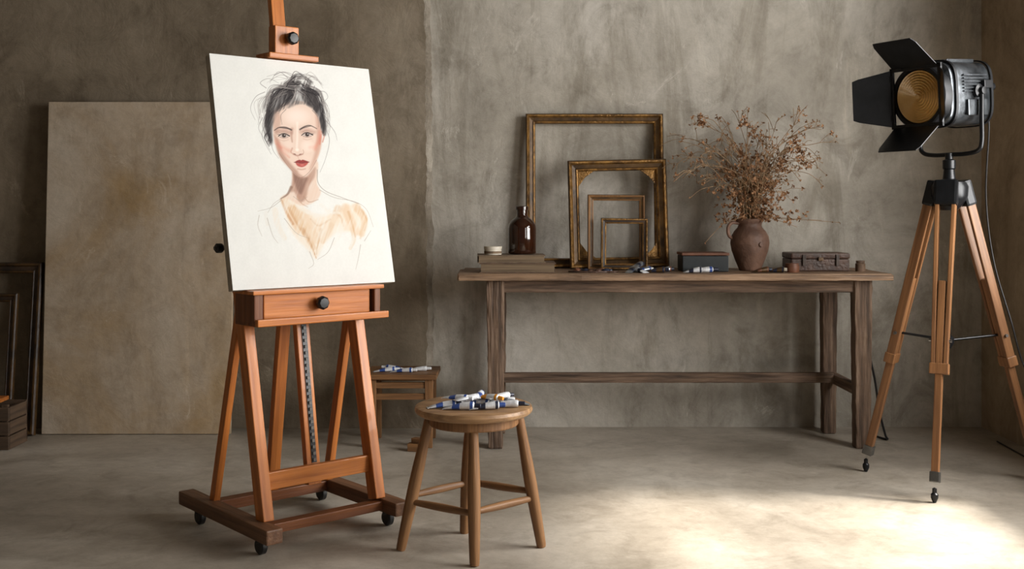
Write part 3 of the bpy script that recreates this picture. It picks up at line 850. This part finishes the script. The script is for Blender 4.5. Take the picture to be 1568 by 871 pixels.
# crate
cr = group('wooden_crate', (-2.45, 4.86, 0))
for i in range(3):
    beam('slat_front_%d' % i, (-2.72, 4.75, 0.03 + i * 0.063), (-2.19, 4.75, 0.03 + i * 0.063), 0.014, 0.058, M_crate, cr, side=(0, 1, 0))
    beam('slat_side_%d' % i, (-2.197, 4.76, 0.03 + i * 0.063), (-2.197, 4.93, 0.03 + i * 0.063), 0.014, 0.058, M_crate, cr, side=(1, 0, 0))
    beam('slat_left_%d' % i, (-2.713, 4.76, 0.03 + i * 0.063), (-2.713, 4.93, 0.03 + i * 0.063), 0.014, 0.058, M_crate, cr, side=(1, 0, 0))
beam('post_a', (-2.215, 4.768, 0.001), (-2.215, 4.768, 0.195), 0.03, 0.02, M_crate, cr, side=(1, 0, 0))
beam('post_b', (-2.69, 4.768, 0.001), (-2.69, 4.768, 0.195), 0.03, 0.02, M_crate, cr, side=(1, 0, 0))
beam('back', (-2.72, 4.925, 0.1), (-2.19, 4.925, 0.1), 0.012, 0.18, M_crate, cr, side=(0, 1, 0))
beam('base', (-2.71, 4.84, 0.008), (-2.2, 4.84, 0.008), 0.15, 0.012, M_crate, cr, side=(0, 1, 0))
beam('loose_board', (-2.70, 4.84, 0.203), (-2.26, 4.86, 0.203), 0.09, 0.018, M_easel, cr, side=(0, 1, 0))

# ------------------------------------------------------------------ big primed panel
pg = group('primed_panel', (-1.75, 5.1, 0))
PM = lean(-1.75, 5.085, 0.002, 2.9)
bm = bmesh.new()
add_box(bm, (0, 0, 0.778), (0.88, 0.022, 1.556), 0.003)
finish('board', bm, M_panel, PM, pg)
bm = bmesh.new()
add_box(bm, (-0.415, 0.021, 0.778), (0.04, 0.018, 1.54), 0.002)
add_box(bm, (0.415, 0.021, 0.778), (0.04, 0.018, 1.54), 0.002)
add_box(bm, (0, 0.021, 1.53), (0.80, 0.018, 0.04), 0.002)
add_box(bm, (0, 0.021, 0.03), (0.80, 0.018, 0.04), 0.002)
finish('battens', bm, M_crate, PM, pg)

# ------------------------------------------------------------------ boxes and small things on the table
db = group('storage_box', (0.862, 4.93, TZ))
box('body', (0.862, 4.93, TZ + 0.036), (0.205, 0.15, 0.070), M_teal, db, 0.003)
box('lid', (0.862, 4.93, TZ + 0.079), (0.212, 0.156, 0.012), M_red, db, 0.003)
lc = group('leather_case', (1.385, 4.98, TZ))
box('body', (1.385, 4.98, TZ + 0.028), (0.262, 0.17, 0.054), M_leather, lc, 0.006)
box('lid', (1.385, 4.98, TZ + 0.069), (0.266, 0.174, 0.026), M_leather, lc, 0.008)
for i, x in enumerate((1.31, 1.46)):
    box('strap_%d' % i, (x, 4.889, TZ + 0.05), (0.014, 0.006, 0.05), M_frameD, lc, 0.001)
box('latch', (1.385, 4.888, TZ + 0.056), (0.022, 0.006, 0.016), M_bronze, lc, 0.001)
lathe('ink_pot', [(0, 0), (0.03, 0), (0.032, 0.004), (0.032, 0.028), (0.029, 0.034), (0.029, 0.040), (0.0, 0.040)], T(V((1.24, 4.83, TZ))), M_red, seg=32)
lathe('cork_jar', [(0, 0), (0.021, 0), (0.022, 0.003), (0.022, 0.034), (0.017, 0.038), (0.019, 0.040), (0.019, 0.048), (0, 0.049)], T(V((1.565, 4.90, TZ))), M_bookB, seg=32)
pal = group('paint_palette', (0.37, 4.84, TZ))
bm = bmesh.new()
ring = []
for i in range(40):
    a = 2 * math.pi * i / 40
    rr_ = 1 + 0.12 * math.cos(2 * a + 0.5) - (0.25 if 5.0 < a < 5.6 else 0)
    ring.append((0.10 * rr_ * math.cos(a), 0.06 * rr_ * math.sin(a)))
lo = [bm.verts.new((x, y, 0)) for x, y in ring]
hi = [bm.verts.new((x, y, 0.006)) for x, y in ring]
bm.faces.new(lo); bm.faces.new(hi)
for i in range(40):
    bm.faces.new((lo[i], lo[(i + 1) % 40], hi[(i + 1) % 40], hi[i]))
finish('board', bm, M_leather, T(V((0.36, 4.83, TZ + 0.001))), pal)
for i in range(9):
    bm = bmesh.new()
    bmesh.ops.create_icosphere(bm, subdivisions=2, radius=1)
    r_ = random.uniform(0.008, 0.015)
    for v in bm.verts:
        v.co = V((v.co.x * r_ * 1.3, v.co.y * r_, max(0, v.co.z) * r_ * 0.8)) * (1 + 0.25 * random.random())
    finish('dab_%d' % i, bm, random.choice([M_bronze, M_tin, M_red, M_leather, M_dkcap]), T(V((0.29 + 0.018 * i, 4.83 + random.uniform(-0.03, 0.03), TZ + 0.007))), pal, smooth=True)
t3 = group('paint_tubes', (0.6, 4.8, TZ))
for i, (x, y, a, L, bo, la, ca_) in enumerate([(0.525, 4.80, 70, .10, M_alu, M_dkcap, M_dkcap), (0.56, 4.80, 120, .10, M_tube, M_dkcap, M_dkcap), (0.585, 4.83, 20, .09, M_alu, M_blue, M_tube), (0.64, 4.80, -10, .10, M_bronze, M_dkcap, M_dkcap), (0.68, 4.84, 15, .08, M_alu, M_red, M_dkcap),
                                               (0.835, 4.80, 4, .15, M_tube, M_blue, M_dkcap), (0.80, 4.78, -6, .10, M_tube, M_dkcap, M_tube), (1.10, 4.80, 6, .09, M_bronze, M_red, M_dkcap), (1.17, 4.80, -14, .08, M_bronze, M_dkcap, M_tin)]):
    paint_tube('tube_%d' % (i + 1), (x, y, TZ + 0.001), a, L, 0.013, bo, la, ca_, t3)
paint_tube('tube_up', (0.56, 4.815, TZ + 0.025), 60, 0.10, 0.012, M_alu, M_dkcap, M_dkcap, t3)

# ------------------------------------------------------------------ vase with dried flowers
random.seed(23)
VC = V((1.085, 4.975, TZ))
vg = group('clay_vase', VC)
lathe('pot', [(0, 0), (0.046, 0), (0.050, 0.004), (0.052, 0.012), (0.066, 0.045), (0.082, 0.090), (0.088, 0.125), (0.084, 0.155), (0.070, 0.180), (0.056, 0.195), (0.052, 0.206), (0.055, 0.218), (0.063, 0.228), (0.064, 0.233), (0.060, 0.236),
              (0.054, 0.230), (0.046, 0.210), (0.05, 0.195), (0.075, 0.155), (0.078, 0.12), (0.05, 0.02), (0, 0.012)], T(VC), M_clay, vg, seg=64, ang=50)
wire('handle', [[VC + V((-0.052, -0.01, 0.215)), VC + V((-0.085, -0.014, 0.218)), VC + V((-0.102, -0.016, 0.195)), VC + V((-0.098, -0.015, 0.16)), VC + V((-0.080, -0.012, 0.145))]], 0.008, M_clay, vg)
lathe('lug', [(0, 0), (0.012, 0.002), (0.010, 0.01), (0, 0.012)], dirM(VC + V((0.03, -0.078, 0.12)), (0.35, -0.9, 0.1)), M_clay, vg, seg=16)
fg = group('dried_flowers', VC + V((0, 0, 0.2)))
stems = []
thin = []
heads = []
mouth = VC + V((0, 0, 0.225))
def clampy(p):
    p.y = max(4.74, min(5.19, p.y))
    return p
def grow(tgt, bend=0.05, twigs=4):
    s = mouth + V((random.uniform(-0.02, 0.02), random.uniform(-0.02, 0.02), -0.06))
    m0 = mouth + V((random.uniform(-0.035, 0.035), random.uniform(-0.03, 0.03), 0.0))
    d = tgt - m0
    m1 = m0 + d * 0.4 + V((-d.x * 0.15, 0, abs(d.x) * 0.35 + bend * random.random()))
    m2 = m0 + d * 0.75 + V((0, 0, abs(d.x) * 0.22 + bend * random.random()))
    pts = catmull([s * 0.5 + m0 * 0.5, m0, m1, m2, tgt], 6)
    pts = [clampy(p) for p in pts]
    stems.append(pts)
    heads.append(pts[-1])
    for _ in range(twigs):
        k = random.randint(int(len(pts) * 0.35), len(pts) - 2)
        p = pts[k]
        dirv = (pts[k + 1] - pts[k]).normalized()
        L_ = random.uniform(0.03, 0.11)
        e = p + dirv * L_ * 0.7 + V((random.uniform(-1, 1), random.uniform(-0.6, 0.6), random.uniform(-0.5, 1))) * L_ * 0.6
        e = clampy(e)
        mid = (p + e) / 2 + V((0, 0, 0.012))
        thin.append([p, mid, e])
        heads.append(e)
        for _ in range(random.randint(0, 2)):
            e2 = clampy(mid + V((random.uniform(-1, 1), random.uniform(-0.6, 0.6), random.uniform(-0.3, 1))) * L_ * 0.5)
            thin.append([mid, (mid + e2) / 2 + V((0, 0, 0.004)), e2])
            heads.append(e2)
for x, z in [(0.80, 1.38), (0.84, 1.44), (0.90, 1.47), (0.77, 1.20), (0.80, 1.27), (1.00, 1.45), (1.06, 1.48), (1.10, 1.47), (1.22, 1.43), (1.28, 1.44), (1.34, 1.42), (1.40, 1.41), (1.45, 1.35), (1.47, 1.21), (1.44, 1.15),
             (1.37, 1.25), (0.88, 1.30), (0.95, 1.37), (1.16, 1.38), (1.30, 1.33), (1.25, 1.30), (1.33, 1.18), (0.86, 1.16), (0.74, 1.24), (0.83, 1.20), (1.42, 1.28)]:
    grow(V((x, 4.975 + random.uniform(-0.16, 0.17), z)), 0.05, 8)
for k in range(36):
    a = random.gauss(0.03, 0.12)
    grow(V((1.085 + a, 4.975 + random.uniform(-0.13, 0.16), random.uniform(1.12, 1.34) - abs(a) * 0.15)), 0.02, 5)
for x, z in [(0.86, 0.90), (0.93, 0.98), (1.38, 1.00), (1.27, 0.97), (1.46, 0.99)]:
    t_ = V((x, 4.86, z))
    pts = catmull([mouth + V((0, 0, -0.02)), mouth + V(((x - 1.085) * 0.15, -0.03, 0.02)), mouth + V(((x - 1.085) * 0.5, -0.07, 0.01)), t_], 6)
    thin.append(pts)
    for p in pts[6:]:
        if random.random() < 0.5:
            heads.append(p)
wire('stems', stems, 0.0021, M_dry, fg, n=1, taper=0.55, res=1)
wire('twigs', thin, 0.0012, M_dry, fg, n=2, res=1)
bm = bmesh.new()
def fluff(p, r):
    for _ in range(random.randint(4, 7)):
        d = V((random.gauss(0, 1), random.gauss(0, 1), random.gauss(0.2, 1))).normalized()
        sdv = d.orthogonal().normalized()
        u_ = d.cross(sdv)
        a = random.uniform(0, 6.28)
        sdv = sdv * math.cos(a) + u_ * math.sin(a)
        L_ = r * random.uniform(0.7, 1.3)
        w_ = L_ * 0.36
        pts = [p, p + d * L_ * 0.5 + sdv * w_, p + d * L_ + u_ * L_ * 0.2, p + d * L_ * 0.5 - sdv * w_]
        vs = [bm.verts.new(q) for q in pts]
        bm.faces.new(vs)
for hpt in heads:
    if random.random() < 0.7:
        fluff(hpt, random.uniform(0.006, 0.013))
for _ in range(450):
    p = mouth + V((random.gauss(0.02, 0.075), random.gauss(0, 0.05), abs(random.gauss(0.09, 0.08))))
    p.y = max(4.80, min(5.17, p.y))
    fluff(p, random.uniform(0.009, 0.017))
for x, z in [(1.06, 1.44), (1.10, 1.40), (0.86, 1.45), (1.29, 1.37), (1.31, 1.31), (1.23, 1.25), (1.12, 1.27), (1.0, 1.2), (1.05, 1.3), (1.33, 1.26), (1.28, 1.33), (1.04, 1.22), (1.18, 1.17)]:
    for _ in range(12):
        fluff(V((x + random.gauss(0, 0.014), 4.96 + random.gauss(0, 0.02), z + random.gauss(0, 0.016))), random.uniform(0.010, 0.018))
finish('blooms', bm, M_bloom, Matrix.Identity(4), fg)

# ------------------------------------------------------------------ studio spotlight on tripod
HC = V((1.665, 4.155, 0))
sp = group('studio_spotlight', HC)
topz = 1.10
lathe('hub', [(0, 1.045), (0.03, 1.045), (0.045, 1.06), (0.062, 1.085), (0.068, 1.10), (0.070, 1.135), (0.062, 1.152), (0.040, 1.158), (0.024, 1.165), (0.020, 1.20), (0.024, 1.205), (0.024, 1.235), (0.014, 1.24), (0.014, 1.262), (0, 1.262)], T(HC), M_blackmet, sp, seg=32)
ft = [V((1.415, 4.36, 0)), V((1.511, 3.90, 0)), V((2.03, 4.22, 0))]
spc = HC + V((0, 0, 0.55))
rods = []
for i, f in enumerate(ft):
    out = (f - HC).normalized()
    side = V((-out.y, out.x, 0))
    Tt = HC + out * 0.062 + V((0, 0, topz))
    G = f + V((0, 0, 0.045))
    ax = G - Tt
    P = lambda t: Tt + ax * t
    for s in (-1, 1):
        beam('leg%d_rail_%d' % (i + 1, s), P(-0.01) + side * s * 0.030, P(0.60) + side * s * 0.021, 0.015, 0.034, M_trip, sp, side=side, bev=0.003)
    beam('leg%d_lower' % (i + 1), P(0.30), P(0.955), 0.026, 0.030, M_trip, sp, side=side, bev=0.003)
    beam('leg%d_clamp' % (i + 1), P(0.582), P(0.618), 0.066, 0.040, M_trip, sp, side=side, bev=0.003)
    beam('leg%d_head' % (i + 1), P(-0.055), P(0.035), 0.085, 0.045, M_blackmet, sp, side=side, bev=0.010)
    beam('leg%d_band' % (i + 1), P(0.94), P(0.975), 0.034, 0.038, M_steel, sp, side=side, bev=0.003)
    lathe('leg%d_foot' % (i + 1), [(0, 0), (0.006, 0.001), (0.010, 0.010), (0.013, 0.018), (0.013, 0.03), (0.008, 0.036), (0.008, 0.05), (0, 0.055)], T(f), M_blackmet, sp, seg=20)
    c = P(0.505)
    rods.append([spc, spc.lerp(c, 0.5), c])
    lathe('leg%d_bolt' % (i + 1), [(0, -0.04), (0.006, -0.04), (0.006, 0.04), (0, 0.04)], dirM(c, side), M_steel, sp, seg=12)
wire('spreader', rods, 0.005, M_blackmet, sp, n=2)
lathe('spreader_hub', [(0, -0.03), (0.008, -0.03), (0.018, -0.01), (0.018, 0.012), (0.007, 0.02), (0.007, 0.06), (0, 0.06)], T(spc), M_blackmet, sp, seg=20)

Fd = V((-0.865, -0.50, -0.06)).normalized()
Rd = V((0.50, -0.865, 0)).normalized()
Ud = Rd.cross(Fd).normalized()
if Ud.z < 0: Ud = -Ud
C0 = V((1.530, 4.08, 1.470))
LM = Matrix((Rd, Ud, Fd)).transposed().to_4x4()
LM.translation = C0
HE = 0.52
def sect(hx, hy, z, seg=64):
    out = []
    for i in range(seg):
        a = 2 * math.pi * i / seg
        c, s = math.cos(a), math.sin(a)
        out.append((hx * math.copysign(abs(c) ** HE, c), hy * math.copysign(abs(s) ** HE, s) + 0.006, z))
    return out
bm = bmesh.new()
rings = [[bm.verts.new(p) for p in sect(hx, hy, z)] for z, hx, hy in [(-0.02, 0.100, 0.104), (-0.03, 0.112, 0.118), (-0.06, 0.116, 0.122), (-0.245, 0.114, 0.120), (-0.282, 0.100, 0.105), (-0.294, 0.080, 0.083)]]
for a, b in zip(rings, rings[1:]):
    for i in range(64):
        bm.faces.new((a[i], a[(i + 1) % 64], b[(i + 1) % 64], b[i]))
bm.faces.new(rings[0]); bm.faces.new(rings[-1])
finish('housing', bm, M_house, LM, sp, smooth=True)
bm = bmesh.new()
for i in range(6):
    add_box(bm, (0.116, 0.070 - i * 0.012, -0.155), (0.012, 0.005, 0.13), 0.001)
    add_box(bm, (-0.116, 0.070 - i * 0.012, -0.155), (0.012, 0.005, 0.13), 0.001)
for i in range(7):
    add_box(bm, (-0.06 + i * 0.02, 0.128, -0.15), (0.005, 0.014, 0.15), 0.001)
add_box(bm, (0.118, -0.05, -0.16), (0.014, 0.06, 0.11), 0.004)
finish('fins', bm, M_house, LM, sp)
bm = bmesh.new()
for z in (-0.05, -0.250):
    rg = [[bm.verts.new(p) for p in sect(0.116 * k, 0.122 * k, zz)] for zz, k in ((z - 0.006, 1.0), (z - 0.006, 1.045), (z + 0.006, 1.045), (z + 0.006, 1.0))]
    for a, b in zip(rg, rg[1:]):
        for i in range(64):
            bm.faces.new((a[i], a[(i + 1) % 64], b[(i + 1) % 64], b[i]))
finish('bands', bm, M_blackmet, LM, sp)
box('switch_box', LM @ V((0.122, 0.035, -0.21)), (0.03, 0.03, 0.05), M_blackmet, sp, 0.003, R=LM.to_3x3().to_4x4())
lathe('front_ring', [(0.098, -0.03), (0.118, -0.03), (0.121, -0.026), (0.121, 0.014), (0.116, 0.02), (0.104, 0.02), (0.100, 0.012), (0.098, -0.03)], LM, M_blackmet, sp, seg=64)
pr = [(0, 0.020)]
for i in range(1, 11):
    r = 0.0995 * i / 10
    pr += [(r - 0.002, 0.016 - i * 0.0007 + 0.005), (r, 0.016 - i * 0.0007 - 0.003)]
lathe('fresnel_lens', pr, LM, M_amber, sp, seg=64, ang=15)
bm = bmesh.new()
hf = 0.108
for s in (-1, 1):
    add_box(bm, (s * hf, 0, 0.026), (0.016, 2 * hf + 0.016, 0.010), 0.002)
    add_box(bm, (0, s * hf, 0.026), (2 * hf + 0.016, 0.016, 0.010), 0.002)
finish('door_frame', bm, M_blackmet, LM, sp)
def door(name, ax, w0, w1, L_, op=38):
    a = math.radians(op)
    outv = V((ax[0], ax[1], 0))
    sd = V((-ax[1], ax[0], 0))
    base = outv * (hf + 0.004) + V((0, 0, 0.032))
    dv = V((0, 0, 1)) * math.cos(a) + outv * math.sin(a)
    nv = dv.cross(sd).normalized() * 0.0015
    bm = bmesh.new()
    q = [(-w0 / 2, 0), (w0 / 2, 0), (w1 / 2, L_ * 0.85), (w1 / 2 * 0.9, L_), (-w1 / 2 * 0.9, L_), (-w1 / 2, L_ * 0.85)]
    A_ = [bm.verts.new(base + sd * x + dv * y + nv) for x, y in q]
    B_ = [bm.verts.new(base + sd * x + dv * y - nv) for x, y in q]
    bm.faces.new(A_); bm.faces.new(B_)
    for i in range(6):
        bm.faces.new((A_[i], A_[(i + 1) % 6], B_[(i + 1) % 6], B_[i]))
    for s in (-1, 1):
        Mh = dirM(base + sd * s * w0 * 0.35, sd)
        lathe_bm(bm, [(0, -0.012), (0.004, -0.012), (0.004, 0.012), (0, 0.012)], 10, Mh)
    finish(name, bm, M_blackmet, LM, sp)
door('barn_door_top', (0, 1), 0.20, 0.19, 0.150)
door('barn_door_bottom', (0, -1), 0.20, 0.19, 0.142)
door('barn_door_far', (-1, 0), 0.215, 0.165, 0.142)
door('barn_door_near', (1, 0), 0.20, 0.16, 0.130, 44)
piv = -0.165
y0 = LM @ V((0.138, 0.01, piv)); y1 = LM @ V((-0.138, 0.01, piv))
mid = (y0 + y1) / 2
wire('yoke', [[y0, y0 + V((0, 0, -0.1)), y0 + V((0, 0, -0.19)), y0.lerp(mid, 0.12) + V((0, 0, -0.222)), y0.lerp(mid, 0.5) + V((0, 0, -0.232)), mid + V((0, 0, -0.232)), y1.lerp(mid, 0.5) + V((0, 0, -0.232)),
               y1.lerp(mid, 0.12) + V((0, 0, -0.222)), y1 + V((0, 0, -0.19)), y1 + V((0, 0, -0.1)), y1]], 0.0085, M_blackmet, sp)
for s in (-1, 1):
    lathe('pivot_%d' % s, [(0, 0), (0.022, 0), (0.024, 0.006), (0.024, 0.014), (0.014, 0.018), (0.014, 0.034), (0, 0.036)], LM @ T(V((s * 0.116, 0.01, piv))) @ rotY(90 * s), M_blackmet, sp, seg=24)
lathe('rear_knob', [(0, 0), (0.008, 0), (0.008, 0.012), (0.016, 0.014), (0.016, 0.028), (0, 0.03)], LM @ T(V((0.07, 0.03, -0.290))) @ rotX(180), M_blackmet, sp, seg=16)
wire('stem_bracket', [[mid + V((0, 0, -0.235)), HC + V((0, 0, 1.20))]], 0.012, M_blackmet, sp)
cb = LM @ V((0.05, -0.06, -0.289))
wire('power_cable', [[cb, cb + V((0.03, 0.02, -0.05)), V((1.86, 4.28, 1.1)), V((1.885, 4.27, 0.85)), V((1.93, 4.22, 0.62)), V((1.97, 4.20, 0.45)), V((2.02, 4.16, 0.36)), V((2.03, 4.12, 0.5)), V((2.0, 4.15, 0.56)), V((2.04, 4.22, 0.3)), V((2.10, 4.3, 0.05)), V((2.16, 4.5, 0.006)), V((2.18, 4.9, 0.006))]], 0.0035, M_black, sp)
wl = group('wall_cable', (1.6, 4.9, 0))
wire('cord', [[V((1.597, 4.93, 0.74)), V((1.60, 4.93, 0.62)), V((1.605, 4.93, 0.45)), V((1.64, 4.93, 0.28)), V((1.66, 4.93, 0.14)), V((1.69, 4.94, 0.03)), V((1.70, 4.95, 0.006)), V((1.66, 5.05, 0.006))]], 0.005, M_black, wl)

# ------------------------------------------------------------------ lights
def area(name, loc, sy, sz, power, col):
    l = bpy.data.lights.new(name, 'AREA')
    l.shape = 'RECTANGLE'
    l.size = sz
    l.size_y = sy
    l.energy = power
    l.color = col
    o = bpy.data.objects.new(name, l)
    o.matrix_world = dirM(loc, (1, 0, 0), (0, 0, 1))
    COL.objects.link(o)
area('window_light', (XR + 0.22, 3.03, 1.58), 1.7, 1.6, 165, (1.0, 0.98, 0.95))
area('window_light', (XR + 0.22, 0.4, 1.58), 1.7, 1.6, 72, (1.0, 0.98, 0.95))  # added front fill, shining through the invented second window
s = bpy.data.lights.new('sun', 'SUN')
s.energy = 10
s.angle = math.radians(8)
s.color = (1.0, 0.93, 0.83)
so = bpy.data.objects.new('sun', s)
so.matrix_world = dirM((6, 3, 6), (0.66, -0.04, 0.75))
COL.objects.link(so)
w = bpy.data.worlds.new('World')
scene.world = w
w.use_nodes = True
w.node_tree.nodes['Background'].inputs[0].default_value = (1.0, 0.94, 0.87, 1)
w.node_tree.nodes['Background'].inputs[1].default_value = 0.07

# ------------------------------------------------------------------ camera
cam = bpy.data.cameras.new('camera')
cam.sensor_width = 36
cam.sensor_fit = 'HORIZONTAL'
cam.lens = 36 * 1670 / 1568
cam.shift_y = -0.0737
co_ = bpy.data.objects.new('camera', cam)
co_.location = (0, 0, 1.05)
co_.rotation_euler = (math.radians(90), 0, 0)
COL.objects.link(co_)
scene.camera = co_
try:
    scene.view_settings.view_transform = 'Standard'
except Exception:
    pass
